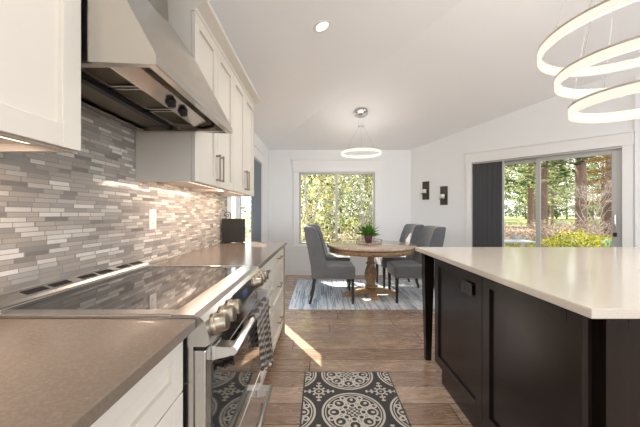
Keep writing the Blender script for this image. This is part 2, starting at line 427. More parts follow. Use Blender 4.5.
# diagonal wall with the patio door
T0, T1, TZ = .7786, 2.024, 2.055
S0, S1 = T0*DL, T1*DL; SE = 2.12*DL
def diag_piece(mb, s0, s1, z0, zt=None):
    # top follows the pitched ceiling
    bm = mb.bm; pts = []
    def ztop(s): return zt if zt is not None else 2.44+.275*(s/DL)+.05
    A = [(s0, 0, z0), (s1, 0, z0), (s1, 0, ztop(s1)), (s0, 0, ztop(s0))]
    va = [bm.verts.new(DM @ Vector(p)) for p in A]; vb = [bm.verts.new(DM @ Vector((p[0], -.12, p[2]))) for p in A]
    bm.faces.new(va); bm.faces.new(vb[::-1])
    for i in range(4): bm.faces.new((va[i], vb[i], vb[(i+1) % 4], va[(i+1) % 4]))
mb = MB(); diag_piece(mb, 0, S0, 0); diag_piece(mb, S1, SE+.9, 0); diag_piece(mb, S0, S1, TZ)
struct(mb.build('wall_right', M['wall']))
PE = dw(0, 0); PE = DM @ Vector((SE+.9, 0, 0))
# remaining walls of the open-plan room
mb = MB()
mb.box(PE.x, 6.12, PE.y-.06, PE.y+.06, 0, 3.95)
struct(mb.build('wall_east', M['wall']))
mb = MB(); mb.box(6.0, 6.12, -3.6, -1.9, 0, 3.95); mb.box(6.0, 6.12, 1.1, PE.y, 0, 3.95); mb.box(6.0, 6.12, -1.9, 1.1, 0, .75); mb.box(6.0, 6.12, -1.9, 1.1, 2.55, 3.95)
struct(mb.build('wall_side', M['wall']))
mb = MB(); mb.box(XW-.12, -.9, -3.62, -3.5, 0, 3.95); mb.box(2.7, 6.12, -3.62, -3.5, 0, 3.95); mb.box(-.9, 2.7, -3.62, -3.5, 0, .65); mb.box(-.9, 2.7, -3.62, -3.5, 2.55, 3.95)
struct(mb.build('wall_rear', M['wall']))
# tiled splashback
mb = MB(); mb.box(XW, -.972, -.6, 3.10, .90, 1.66); struct(mb.build('wall_backsplash', M['mosaic']))
# baseboards
struct(box(XW, XC, YB-.014, YB, 0, .10).build('baseboard_back', M['trim']))
mb = MB(); mb.box(.012, S0-.10, 0, .014, 0, .10, mtx=DM); mb.box(S1+.12, SE, 0, .014, 0, .10, mtx=DM); struct(mb.build('baseboard_right', M['trim']))
mb = MB(); mb.box(XW, XW+.014, 3.02, L0-.1, 0, .10); mb.box(XW, XW+.014, L1+.1, YB-.014, 0, .10); struct(mb.build('baseboard_left', M['trim']))

# back window
w1 = struct(thing('window_1', None, None, (.33, YB, BZ0)))
mb = MB()
mb.box(BX0, BX0+.035, YB+.02, YB+.09, BZ0, BZ1); mb.box(BX1-.035, BX1, YB+.02, YB+.09, BZ0, BZ1); mb.box(BX0+.035, BX1-.035, YB+.02, YB+.09, BZ0, BZ0+.03); mb.box(BX0+.035, BX1-.035, YB+.02, YB+.09, BZ1-.03, BZ1)
mb.box(.300, .344, YB+.015, YB+.085, BZ0+.03, BZ1-.03)
mb.build('window_frame', M['alu'], w1)
for a, b in ((BX0+.035, .300), (.344, BX1-.035)): box(a, b, YB+.05, YB+.055, BZ0+.03, BZ1-.03).build('window_pane', M['pane'], w1)
mb = MB(); mb.box(BX0-.11, BX0, YB-.02, YB, BZ0-.02, BZ1+.02, .003); mb.box(BX1, BX1+.11, YB-.02, YB, BZ0-.02, BZ1+.02, .003)
mb.box(BX0-.13, BX1+.13, YB-.024, YB, BZ1+.02, BZ1+.235, .003); mb.box(BX0-.15, BX1+.15, YB-.04, YB, BZ1+.235, BZ1+.255, .003)
mb.box(BX0-.13, BX1+.13, YB-.04, YB, BZ0-.045, BZ0-.02, .003); mb.box(BX0-.11, BX1+.11, YB-.02, YB, BZ0-.12, BZ0-.045, .003)
mb.box(BX0-.0, BX1, YB-.0, YB+.02, BZ0-.0, BZ0+.004)
mb.build('window_trim', M['trim'], w1)

# patio door in the diagonal wall
d1 = struct(thing('door_1', None, None, tuple(DM @ Vector(((S0+S1)/2, 0, 0)))))
def dbuild(mb, name, m, parent): return mb.build(name, m, parent)
mb = MB()
mb.box(S0, S0+.035, -.10, -.02, 0, TZ, mtx=DM); mb.box(S1-.035, S1, -.10, -.02, 0, TZ, mtx=DM); mb.box(S0+.035, S1-.035, -.10, -.02, TZ-.035, TZ, mtx=DM); mb.box(S0+.035, S1-.035, -.10, -.02, 0, .03, mtx=DM)
mb.build('door_frame', M['alu'], d1)
SM = (S0+S1)/2+.02
def sash(a, b, n0, n1, name='sash'):
    mb = MB(); st = .058
    mb.box(a, a+st, n0, n1, .03, TZ-.035, .003, mtx=DM); mb.box(b-st, b, n0, n1, .03, TZ-.035, .003, mtx=DM)
    mb.box(a+st, b-st, n0, n1, .03, .11, mtx=DM); mb.box(a+st, b-st, n0, n1, TZ-.035-.05, TZ-.035, mtx=DM)
    o = mb.build(name, M['alu'], d1)
    MB().box(a+st, b-st, (n0+n1)/2-.003, (n0+n1)/2+.003, .11, TZ-.085, mtx=DM).build('pane', M['pane'], o)
    return o
sash(S0+.035, SM+.02, -.095, -.064); sr = sash(SM-.03, S1-.035, -.060, -.026)
mb = MB(); hs = S1-.062
mb.tube([DM @ Vector(p) for p in ((hs, -.026, 1.20), (hs, .015, 1.195), (hs, .02, 1.17), (hs, .02, 1.03), (hs, .015, 1.0), (hs, -.026, .995))], .007, 8)
mb.build('door_handle', M['chrome'], sr)
MB().box(hs-.018, hs+.018, -.028, -.01, .90, .955, .004, mtx=DM).build('door_lock', M['black'], sr)
mb = MB()
mb.box(S0-.095, S0, 0, .02, 0, TZ+.0, .003, mtx=DM); mb.box(S1, S1+.095, 0, .02, 0, TZ, .003, mtx=DM); mb.box(S0-.105, S1+.105, 0, .026, TZ, TZ+.155, .003, mtx=DM); mb.box(S0-.12, S1+.12, 0, .04, TZ+.155, TZ+.175, .003, mtx=DM)
mb.build('door_trim', M['trim'], d1)
MB().box(S1+.11, S1+.125, 0, .02, 0, 2.9, mtx=DM).build('wall_trim', M['trim'], d1)
# stacked charcoal shade over the left part of the patio door
sh = thing('vertical_shade', 'charcoal grey cloth shade drawn across the left end of the patio door', 'shade', tuple(DM @ Vector((S0+.2, 0, 0))))
mb = MB()
nf = 12; wsh = (1.091-T0)*DL
pts = []
for i in range(nf*2+1): pts.append((S0+.012+(wsh-.012)*i/(nf*2), .006 if i % 2 else -.012))
outer = pts+[(p[0], p[1]-.004) for p in pts[::-1]]
for lst in (outer,):
    bm = mb.bm; A = [bm.verts.new(DM @ Vector((p[0], p[1], .02))) for p in lst]; B = [bm.verts.new(DM @ Vector((p[0], p[1], TZ-.03))) for p in lst]; n = len(lst)
    for i in range(n): bm.faces.new((A[i], B[i], B[(i+1) % n], A[(i+1) % n]))
mb.build('shade_cloth', M['fabric_shade'], sh)
MB().box(S0+.0, S1, -.018, .012, TZ-.028, TZ-.001, .002, mtx=DM).build('head_rail', M['alu'], sh)
MB().box(S0+wsh, S0+wsh+.03, -.016, .008, .02, TZ-.03, .002, mtx=DM).build('shade_stile', M['alu'], sh)

# sliding door in the left wall
d2 = struct(thing('door_2', None, None, (XW, (L0+L1)/2, 0)))
mb = MB(); mb.box(XW-.10, XW-.02, L0, L0+.04, 0, LZ); mb.box(XW-.10, XW-.02, L1-.04, L1, 0, LZ); mb.box(XW-.10, XW-.02, L0+.04, L1-.04, LZ-.04, LZ); mb.box(XW-.10, XW-.02, L0+.04, L1-.04, 0, .02)
mb.build('door_frame', M['alu'], d2)
LM = (L0+L1)/2-.3
def sashl(a, b, n0, n1):
    mb = MB(); st = .05
    mb.box(XW+n0, XW+n1, a, a+st, .02, LZ-.04); mb.box(XW+n0, XW+n1, b-st, b, .02, LZ-.04); mb.box(XW+n0, XW+n1, a+st, b-st, .02, .10); mb.box(XW+n0, XW+n1, a+st, b-st, LZ-.09, LZ-.04)
    o = mb.build('sash', M['alu'], d2); box(XW+(n0+n1)/2-.003, XW+(n0+n1)/2+.003, a+st, b-st, .10, LZ-.09).build('pane', M['pane'], o)
sashl(L0+.04, LM+.02, -.06, -.03); sashl(LM-.03, L1-.04, -.095, -.065)
mb = MB(); mb.box(XW, XW+.02, L0-.09, L0, 0, LZ, .003); mb.box(XW, XW+.02, L1, L1+.10, 0, LZ, .003); mb.box(XW, XW+.026, L0-.1, L1+.11, LZ, LZ+.155, .003); mb.box(XW, XW+.04, L0-.11, L1+.12, LZ+.155, LZ+.175, .003)
mb.build('door_trim', M['trim'], d2)
s2 = thing('vertical_shade', 'blue-grey cloth shade drawn over the far end of the left sliding door', 'shade', (XW, 4.7, 0))
mb = MB(); n = 10; y0 = 4.37; y1 = L1-.005
pts = [(XW+(.006 if i % 2 else -.014), y0+(y1-y0)*i/(2*n)) for i in range(2*n+1)]; lst = pts+[(p[0]-.004, p[1]) for p in pts[::-1]]
bm = mb.bm; A = [bm.verts.new((p[0], p[1], .01)) for p in lst]; B = [bm.verts.new((p[0], p[1], LZ-.03)) for p in lst]
for i in range(len(lst)): bm.faces.new((A[i], B[i], B[(i+1) % len(lst)], A[(i+1) % len(lst)]))
mb.build('shade_cloth', M['shade_blue'], s2); box(XW-.018, XW+.012, L0+.005, L1-.005, LZ-.028, LZ-.002, .002).build('head_rail', M['alu'], s2)

# ---------------------------------------------------------------- cabinets
def shaker(x, y0, y1, z0, z1, face=1, rail=.058, th=.02, name='door', m=None, parent=None, gap=.0025):
    """panel in a plane x=const looking towards +x (face 1) or -x"""
    m = m or M['cab']; y0 += gap; y1 -= gap; z0 += gap; z1 -= gap
    xb = x-th*face; a, b = min(x, xb), max(x, xb); mb = MB()
    mb.box(a, b, y0, y0+rail, z0, z1, .0015); mb.box(a, b, y1-rail, y1, z0, z1, .0015)
    mb.box(a, b, y0+rail, y1-rail, z0, z0+rail, .0015); mb.box(a, b, y0+rail, y1-rail, z1-rail, z1, .0015)
    xi = x-.013*face; xi2 = xb; a, b = min(xi, xi2), max(xi, xi2)
    mb.box(a, b, y0+rail-.002, y1-rail+.002, z0+rail-.002, z1-rail+.002)
    return mb.build(name, m, parent)
def slab_door_y(y, x0, x1, z0, z1, rail=.058, th=.02, name='panel', m=None, parent=None):
    mb = MB()
    mb.box(x0, x0+rail, y, y+th, z0, z1, .0015); mb.box(x1-rail, x1, y, y+th, z0, z1, .0015); mb.box(x0+rail, x1-rail, y, y+th, z0, z0+rail, .0015); mb.box(x0+rail, x1-rail, y, y+th, z1-rail, z1, .0015)
    mb.box(x0+rail-.002, x1-rail+.002, y+.009, y+th, z0+rail-.002, z1-rail+.002)
    return mb.build(name, m, parent)
def pull_v(x, y, z0, z1, parent, m=None):
    mb = MB(); mb.box(x+.022, x+.032, y-.006, y+.006, z0, z1, .002); mb.box(x, x+.024, y-.005, y+.005, z0+.004, z0+.016, .001); mb.box(x, x+.024, y-.005, y+.005, z1-.016, z1-.004, .001)
    return mb.build('handle', m or M['nickel'], parent)
def pull_h(x, y0, y1, z, parent, m=None):
    mb = MB(); mb.box(x+.022, x+.032, y0, y1, z-.006, z+.006, .002); mb.box(x, x+.024, y0+.004, y0+.016, z-.005, z+.005, .001); mb.box(x, x+.024, y1-.016, y1-.004, z-.005, z+.005, .001)
    return mb.build('handle', m or M['nickel'], parent)

UZ0, UZ1, UX = 1.368, 2.27, -.657
def upper(y0, y1, label, group, handles, ndoor):
    t = thing('wall_cabinet', label, 'cabinet', (XW, (y0+y1)/2, UZ0), group)
    mb = MB(); x0, x1 = XW+.0, UX-.0215; w = .018
    mb.box(x0+.030, x1, y0, y0+w, UZ0, UZ1); mb.box(x0+.030, x1, y1-w, y1, UZ0, UZ1); mb.box(x0+.030, x1, y0+w, y1-w, UZ0+.02, UZ0+.038); mb.box(x0+.030, x1, y0+w, y1-w, UZ1-.02, UZ1)
    mb.box(x0+.030, x0+.042, y0+w, y1-w, UZ0+.038, UZ1-.02); mb.box(x1-.018, x1, y0+w, y1-w, UZ0, UZ0+.02)
    mb.build('body', M['cab'], t)
    dy = (y1-y0)/ndoor
    for i in range(ndoor):
        d = shaker(UX, y0+i*dy, y0+(i+1)*dy, UZ0+.0, UZ1, parent=t)
        for h in handles:
            if h[0] == i: pull_v(UX, y0+i*dy+(dy-.032 if h[1] == 'r' else .032), UZ0+.035, UZ0+.205, d)
    return t
upper(.05, .817, 'cream wall cabinet with recessed-panel door left of the range hood, nearest to the camera', 'cream wall cabinets', [(0, 'r')] if 0 else [], 1)
upper(1.556, 2.253, 'cream two-door wall cabinet directly right of the range hood', 'cream wall cabinets', [(0, 'r'), (1, 'l')], 2)
upper(2.2535, 2.95, 'cream two-door wall cabinet at the far end of the run, beside the glass door', 'cream wall cabinets', [(0, 'r'), (1, 'l')], 2)
# crown
mb = MB(); prof = [(XW+.03, 2.2705), (UX-.0, 2.2705), (UX+.006, 2.278), (UX+.006, 2.29), (UX+.058, 2.318), (UX+.065, 2.332), (XW+.03, 2.332)]
mb.prism(prof, 1.556, 2.965, 'y'); mb.prism(prof, .05, .817, 'y'); struct(mb.build('trim_1', M['cab']))
# under-cabinet lights
def strip(y0, y1, label, e):
    t = thing('cabinet_light_strip', label, 'light', (-.83, (y0+y1)/2, UZ0+.012), 'under-cabinet light strips')
    box(-.745, -.715, y0, y1, UZ0+.012, UZ0+.0195).build('housing', M['white_plastic'], t)
    box(-.742, -.718, y0+.01, y1-.01, UZ0+.009, UZ0+.0118).build('lens', M['strip'], t)
    l = light('strip_light', 'AREA', (-.74, (y0+y1)/2, UZ0+.004), e, (1, .76, .60), target=(-.90, (y0+y1)/2, 0), shape='RECTANGLE', size=.05, size_y=(y1-y0)-.05)
    l.rotation_euler = (0, R(16), 0)
strip(.1, .76, 'slim warm light strip under the nearest wall cabinet', 3.0)
strip(1.62, 2.88, 'slim warm light strip under the far wall cabinets', 4.5)

# countertops
CX, CZ = -.34, .915
def top(y0, y1, label):
    o = MB().box(-.972, CX+.004, y0, y1, CZ-.028, CZ, .003).build('countertop', M['counter']); return tag(o, label, 'countertop', 'taupe quartz worktops')
top(-.6, .8022, 'taupe speckled quartz worktop in the left foreground, this side of the range')
top(1.5625, 3.0, 'taupe quartz worktop beyond the range, ending near the dining area')
# base cabinets
def base(y0, y1, label, drawers, ends=()):
    t = thing('base_cabinet', label, 'cabinet', (-.66, (y0+y1)/2, 0), 'cream base cabinets')
    mb = MB(); mb.box(-.995, -.387, y0, y1, .10, .886); mb.box(-.995, -.44, y0, y1, 0, .10); mb.build('body', M['cab'], t)
    z = .882
    for h in drawers:
        d = shaker(-.365, y0, y1, z-h, z, rail=.05, name='drawer', parent=t); c = (y0+y1)/2
        pull_h(-.365, c-.08, c+.08, z-h/2 if h > .2 else z-h/2+.01, d); z -= h
    return t
base(.02, .792, 'cream drawer cabinet under the foreground worktop, left of the range', [.155, .31, .31])
base(1.575, 2.26, 'cream drawer cabinet right behind the range', [.155, .31, .31])
t = base(2.262, 2.955, 'cream drawer cabinet at the dining end of the far worktop', [.155, .31, .31])
box(-.995, -.352, 2.956, 2.975, 0, .886).build('end_panel', M['end'], t)

# metal spoon rest at the left edge
sr_ = MB().lathe([(.0, .918), (.048, .918), (.062, .926), (.064, .932), (.060, .932), (.045, .9235), (.0, .9235)][1:], (-.822, .665, 0), 28).build('spoon_rest', M['steel'])
tag(sr_, 'small round metal dish on the foreground worktop at the left edge of the photo', 'dish')

# ---------------------------------------------------------------- range
rg = thing('kitchen_range', 'stainless steel slide-in electric range with black glass cooktop and front knobs', 'range', (-.65, 1.18, 0))
Y0, Y1 = .803, 1.562
mb = MB(); mb.box(-.965, -.345, Y0+.003, Y1-.003, .06, .895); mb.box(-.93, -.40, Y0+.02, Y1-.02, .0, .06); mb.build('body', M['steel'], rg)
mb = MB(); mb.box(-.93, -.405, Y0+.045, Y1-.012, .915, .922, .001); mb.build('cooktop_glass', M['glass_black'], rg)
for a_, b_ in ((Y0, Y0+.045), (Y1-.012, Y1)): box(-.95, -.405, a_, b_, .895, .926, .003).build('cooktop_trim', M['steel'], rg)
# rear vent strip with oblong slots
mb = MB(); prof = [(-.970, .90), (-.970, .953), (-.962, .954), (-.912, .940), (-.904, .930), (-.893, .928), (-.893, .90)]; mb.prism(prof, Y0, Y1, 'y'); mb.box(-.90, -.88, Y0+.01, Y1-.01, .921, .934, .002)
vent = mb.build('rear_vent', M['steel'], rg)
for yc in (.975, 1.07, 1.195, 1.29, 1.415, 1.51):
    MB().box(-.014, .012, yc-.038, yc+.038, -.001, .0012, .0005).rot(Matrix.Translation((-.937, 0, .9472)) @ Matrix.Rotation(math.atan(.28), 4, 'Y')).build('vent_slot', M['gap'], vent)
# control panel: rounded front
prof = [(-.405, .926), (-.345, .924), (-.325, .918), (-.312, .905), (-.300, .86), (-.298, .845), (-.310, .838), (-.40, .838), (-.405, .85)]
MB().prism(prof, Y0, Y1, 'y').build('control_panel', M['steel'], rg)
knobs_y = (.855, .925, .995, 1.375, 1.445, 1.51)
tilt = Matrix.Rotation(R(-14), 4, 'Y')
for yc in knobs_y:
    mb = MB(); mb.lathe([(.031, -.004), (.031, .010), (.027, .012), (.0245, .014), (.0245, .036), (.022, .040), (.001, .040)], n=28, axis='x')
    mb.rot(Matrix.Translation((-.307, yc, .880)) @ tilt); mb.build('knob', M['nickel'], rg)
mb = MB(); mb.box(-.002, .003, 1.06, 1.32, -.028, .028, .001); mb.rot(Matrix.Translation((-.306, 0, .880)) @ tilt); disp = mb.build('display', M['black'], rg)
g = G('display_glow'); g.color((.01, .012, .03)); g.b.inputs['Emission Color'].default_value = (.08, .12, .35, 1); g.set(emit=.2, rough=.1)
mb = MB(); mb.box(.0032, .004, 1.16, 1.23, -.012, .012); mb.rot(Matrix.Translation((-.306, 0, .880)) @ tilt); mb.build('clock_screen', g.m, disp)
# oven door
mb = MB(); mb.box(-.345, -.312, Y0+.006, Y1-.006, .375, .825, .004); od = mb.build('oven_door', M['steel'], rg)
MB().box(-.313, -.3095, Y0+.05, Y1-.05, .40, .765, .001).build('oven_window', M['oven_glass'], od)
def bar_handle(z, parent, x=-.312):
    mb = MB(); xo = -.252
    mb.tube([(xo, Y0+.05, z), (xo, Y1-.05, z)], .0125, 14)
    for yy in (Y0+.075, Y1-.075):
        mb.box(x, x+.01, yy-.03, yy+.03, z-.024, z+.018, .002); mb.prism([(x+.008, z-.024), (x+.008, z+.014), (xo, z+.0115), (xo+.004, z-.006), (xo-.01, z-.014)], yy-.026, yy+.02, 'y')
    return mb.build('handle', M['handle_steel'], parent)
bar_handle(.803, od)
MB().box(-.340, -.318, Y0+.004, Y1-.004, .826, .838).build('door_gap', M['gap'], rg)
dr = MB().box(-.345, -.312, Y0+.006, Y1-.006, .10, .368, .004).build('storage_drawer', M['steel'], rg)
bar_handle(.315, dr)

# towel over the oven handle
tw = thing('dish_towel', 'brown and cream checked dish towel with pompom edging over the oven handle', 'towel', (-.252, 1.22, .79))
def towel(y0, y1, zf, zb):
    bm = bmesh.new(); nu = 40; xo = -.252; r = .0165
    prof = []
    for i in range(12): prof.append((xo-r, zb+(.803-zb)*i/12, 1-i/12))
    for i in range(9):
        a = PI-PI*i/8; prof.append((xo+r*math.cos(a), .803+r*math.sin(a), 0))
    for i in range(1, 15): prof.append((xo+r, .803-(.803-zf)*i/14, i/14))
    grid = []
    for j in range(nu+1):
        v = j/nu; col = []
        for k, (x, z, w) in enumerate(prof):
            z = z+w*.09*(1-v)
            side = 1 if k > 15 else -1
            fold = w*(.016*math.sin(v*PI*7)+.006*math.sin(v*31))*(1 if side > 0 else .35)+(w*.014 if side > 0 else 0)
            yy = y0+(y1-y0)*v; yc = (y0+y1)/2; yy = yc+(yy-yc)*(1-.10*w)
            col.append(bm.verts.new((x+fold, yy, z)))
        grid.append(col)
    for A, B in zip(grid, grid[1:]):
        for k in range(len(A)-1):
            f = bm.faces.new((A[k], A[k+1], B[k+1], B[k])); f.smooth = True
    bmesh.ops.solidify(bm, geom=bm.faces[:], thickness=.003)
    m = MB(); m.bm.free(); m.bm = bm; return m
cl = towel(1.10, 1.36, .53, .60).build('towel_cloth', M['towel'], tw)
for i in range(13):
    y = 1.12+.225*i/12; MB().sphere((-.218+.010*math.sin(i), y, .522+.09*(1-i/12)+.004*math.sin(i*2)), .0085, 1).build('pompom', M['pompom_a' if i % 2 else 'pompom_b'], tw)

# ---------------------------------------------------------------- range hood
hd = thing('range_hood', 'stainless steel canopy range hood with two black knobs above the range', 'hood', (-.75, 1.19, 1.62))
H0, H1 = .826, 1.545
outer = [(-.972, 1.638), (-.457, 1.616), (-.457, 1.642), (-.655, 2.01), (-.79, 2.20), (-.80, 2.37), (-.972, 2.37)]
mb = MB(); th = .006
# side plates, front skin, back plate
mb.prism(outer, H0, H0+th, 'y'); mb.prism(outer, H1-th, H1, 'y')
inner = [(-.972, 1.638), (-.966, 1.638), (-.966, 2.362), (-.806, 2.362), (-.796, 2.203), (-.661, 2.008), (-.464, 1.641), (-.464, 1.617), (-.457, 1.616), (-.457, 1.642), (-.655, 2.01), (-.79, 2.20), (-.80, 2.37), (-.972, 2.37)]
mb.prism(inner, H0+th, H1-th, 'y')
mb.box(-.486, -.464, H0+th, H1-th, 1.617, 1.621); mb.box(-.966, -.93, H0+th, H1-th, 1.636, 1.640)
mb.box(-.93, -.486, H0+th, H0+.03, 1.622, 1.63); mb.box(-.93, -.486, H1-.03, H1-th, 1.622, 1.63)
mb.build('canopy', M['steel_hood'], hd)
MB().box(-.93, -.50, H0+th, H1-th, 1.70, 1.705).build('inner_lining', M['steel_dark'], hd)
# slanted control bar
mb = MB(); mb.prism([(-.575, 1.700), (-.638, 1.645), (-.632, 1.638), (-.560, 1.654), (-.555, 1.700)], H0+.008, H1-.03, 'y'); cb = mb.build('control_bar', M['steel_hood'], hd)
for yc in (1.18, 1.285):
    mb = MB(); mb.lathe([(.021, 0), (.021, -.006), (.017, -.008), (.015, -.024), (.001, -.025)], n=20); mb.rot(Matrix.Translation((-.596, yc, 1.647)) @ Matrix.Rotation(R(-16), 4, 'Y')); mb.build('knob', M['black'], cb)
# filters behind the bar
for i in range(3):
    a = H0+.02+i*.233; b = a+.222; mb = MB()
    mb.box(-.772, -.645, a, a+.012, 1.655, 1.668); mb.box(-.772, -.645, b-.012, b, 1.655, 1.668); mb.box(-.772, -.762, a, b, 1.655, 1.668); mb.box(-.655, -.645, a, b, 1.655, 1.668)
    fr_ = mb.build('filter_frame', M['steel_hood'], hd)
    mb = MB()
    for k in range(12): mb.box(-.762+.009*k, -.756+.009*k, a+.012, b-.012, 1.662, 1.668)
    mb.box(-.762, -.655, a+.012, b-.012, 1.6675, 1.672)
    mb.build('filter_baffles', M['steel_dark'], fr_)
MB().box(-.80, -.774, H0+.01, H1-.01, 1.638, 1.672, .002).build('grease_channel', mat('dark_channel', (.035, .035, .04), .4, .6), hd)
MB().box(-.93, -.80, H0+.01, H1-.01, 1.650, 1.655).build('rear_plate', M['steel_dark'], hd)
for yc in (.98, 1.40):
    mb = MB(); mb.lathe([(.028, 1.697), (.030, 1.690), (.024, 1.688), (.001, 1.688)], (-.528, yc, 0), 20); mb.build('lamp_cover', M['chrome'], hd)
MB().box(-.5475, -.5462, 1.33, 1.36, 1.805, 1.815).rot(Matrix.Identity(4)).build('badge', M['chrome'], hd)

# ---------------------------------------------------------------- wall outlet and speaker on the far counter
def outlet_yz(x, yc, zc, w, h, m, dark, label, name='wall_outlet', face=1, horiz=False):
    t = thing(name, label, 'outlet', (x, yc, zc))
    mb = MB(); mb.box(min(x, x+.005*face), max(x, x+.005*face), yc-w/2, yc+w/2, zc-h/2, zc+h/2, .002); mb.build('plate', m, t)
    for k in (-1, 1):
        a = (0, k*h*.19) if not horiz else (k*w*.19, 0)
        hw, hh = (.016, .013) if not horiz else (.013, .016)
        mb = MB(); x1 = x+.0065*face; mb.box(min(x+.004*face, x1), max(x+.004*face, x1), yc+a[0]-hw, yc+a[0]+hw, zc+a[1]-hh, zc+a[1]+hh, .001); s = mb.build('socket', m, t)
        for q in (-1, 1):
            x2 = x+.007*face
            if not horiz: MB().box(min(x1, x2), max(x1, x2), yc+a[0]+q*.006-.001, yc+a[0]+q*.006+.001, zc+a[1]-.004, zc+a[1]+.004).build('slot', dark, s)
            else: MB().box(min(x1, x2), max(x1, x2), yc+a[0]-.004, yc+a[0]+.004, zc+a[1]+q*.006-.001, zc+a[1]+q*.006+.001).build('slot', dark, s)
    return t
outlet_yz(-.972, 1.715, 1.165, .072, .115, M['white_plastic'], M['gap'], 'cream double wall outlet on the mosaic splashback beyond the range')
sp_ = thing('speaker', 'small dark brown box speaker standing on the far end of the worktop', 'speaker', (-.85, 2.91, CZ))
MB().box(-.95, -.745, 2.86, 2.955, CZ+.006, CZ+.235, .006, 3).build('case', M['black_leather'], sp_)
for a in (-.93, -.775): box(a, a+.012, 2.87, 2.94, CZ, CZ+.006).build('foot', M['black'], sp_)
jar = thing('scroll_ornament', 'small wrought metal scroll ornament standing behind the dark speaker', 'ornament', (-.93, 3.02-.04, CZ))
mb = MB(); pts = []
for i in range(30):
    a = i/29*PI*2.6; rr = .035-.0105*a/PI; pts.append((-.945+rr*math.cos(a)+.01, 2.985, 1.185+rr*math.sin(a)))
mb.tube(pts, .004, 6); mb.tube([(-.90, 2.985, 1.185), (-.915, 2.985, 1.10), (-.92, 2.985, .925)], .004, 6); mb.build('scroll', M['bronze'], jar)
MB().lathe([(.03, CZ), (.03, CZ+.006), (.008, CZ+.012)], (-.92, 2.985, 0), 20).build('base', M['bronze'], jar)

# ---------------------------------------------------------------- island
il = thing('kitchen_island', 'dark espresso wood kitchen island with recessed panels and corner legs', 'island', (1.7, 1.6, 0))
IX = .855; IR = 2.95
mb = MB(); mb.box(IX+.021, IR, .985, 2.19, .10, .884); mb.box(IX+.006, IR, 1.04, 2.09, 0, .10); mb.build('body', M['espresso'], il)
E = M['espresso']
shaker(IX, .962, 1.562, .10, .884, face=-1, rail=.062, name='side_panel', m=E, parent=il); shaker(IX, 1.562, 2.21, .10, .884, face=-1, rail=.062, name='side_panel', m=E, parent=il)
slab_door_y(.935, .905, 1.60, .10, .884, rail=.07, name='front_panel', m=E, parent=il); slab_door_y(.935, 1.605, 2.30, .10, .884, rail=.07, name='front_panel', m=E, parent=il); slab_door_y(.935, 2.305, IR, .10, .884, rail=.07, name='front_panel', m=E, parent=il)
box(.905, IR, .956, .984, .10, .884).build('front_body', E, il)
for (lx, ly) in ((.85, 2.40), (IR-.08, 2.40)):
    mb = MB(); w = .075
    bm = mb.bm; T = [(lx, ly), (lx+w, ly), (lx+w, ly+w), (lx, ly+w)]; ta = .016
    B = [(lx+ta, ly+ta), (lx+w-ta, ly+ta), (lx+w-ta, ly+w-ta), (lx+ta, ly+w-ta)]
    a = [bm.verts.new((*p, .885)) for p in T]; b = [bm.verts.new((*p, .70)) for p in T]; c = [bm.verts.new((*p, 0)) for p in B]
    for P_, Q_ in ((a, b), (b, c)):
        for i in range(4): bm.faces.new((P_[i], P_[(i+1) % 4], Q_[(i+1) % 4], Q_[i]))
    bm.faces.new(a); bm.faces.new(c[::-1]); mb.build('leg', E, il)
# worktop with a cut-out for the sink
IT0, IT1, TX0, TX1 = .883, 2.52, .81, 3.0
SX0, SX1, SY0, SY1 = 1.56, 2.25, 1.02, 1.47
mb = MB(); bm = mb.bm
def ringpts(z): return [(TX0, IT0, z), (TX1, IT0, z), (TX1, IT1, z), (TX0, IT1, z)], [(SX0, SY0, z), (SX1, SY0, z), (SX1, SY1, z), (SX0, SY1, z)]
o1, i1 = ringpts(.915); o0, i0 = ringpts(.885)
VO1, VI1, VO0, VI0 = ([bm.verts.new(p) for p in q] for q in (o1, i1, o0, i0))
for i in range(4):
    j = (i+1) % 4
    bm.faces.new((VO1[i], VO1[j], VI1[j], VI1[i])); bm.faces.new((VO0[i], VI0[i], VI0[j], VO0[j])); bm.faces.new((VO1[i], VO0[i], VO0[j], VO1[j])); bm.faces.new((VI1[i], VI1[j], VI0[j], VI0[i]))
bmesh.ops.bevel(bm, geom=[e for e in bm.edges if abs(e.verts[0].co.z-e.verts[1].co.z) < 1e-5 and all(v in VO1+VO0 for v in e.verts)], offset=.003, segments=2, affect='EDGES')
tag(mb.build('island_countertop', M['island_top']), 'polished cream quartz worktop on the dark island', 'countertop')
sk = thing('sink', 'undermount metal sink set into the cream island worktop', 'sink', (1.9, 1.25, .7))
mb = MB(); a = .008
mb.box(SX0-a, SX0, SY0-a, SY1+a, .70, .8845); mb.box(SX1, SX1+a, SY0-a, SY1+a, .70, .8845); mb.box(SX0, SX1, SY0-a, SY0, .70, .8845); mb.box(SX0, SX1, SY1, SY1+a, .70, .8845); mb.box(SX0-a, SX1+a, SY0-a, SY1+a, .692, .70)
mb.build('basin', M['steel'], sk); MB().lathe([(.04, .7005), (.042, .703), (.001, .7035)], (1.9, 1.25, 0), 20).build('drain', M['chrome'], sk)
outlet_yz(IX, 1.722, .768, .125, .072, M['black'], M['gap'], 'black double outlet plate on the side panel of the island', face=-1, horiz=True)

# ---------------------------------------------------------------- rugs
mb = MB(); mb.box(-.115, .513, 1.32, 2.234, .0005, .008, .003); tag(mb.build('runner_rug', M['runner']), 'charcoal and cream medallion rug on the plank floor beside the range', 'rug')
mb = MB(); mb.box(-.40, 2.05, 3.68, 5.32, .0005, .011, .004); tag(mb.build('dining_rug', M['stripe_rug']), 'blue, grey and cream streaked area rug under the dining table', 'rug')
RZ = .011

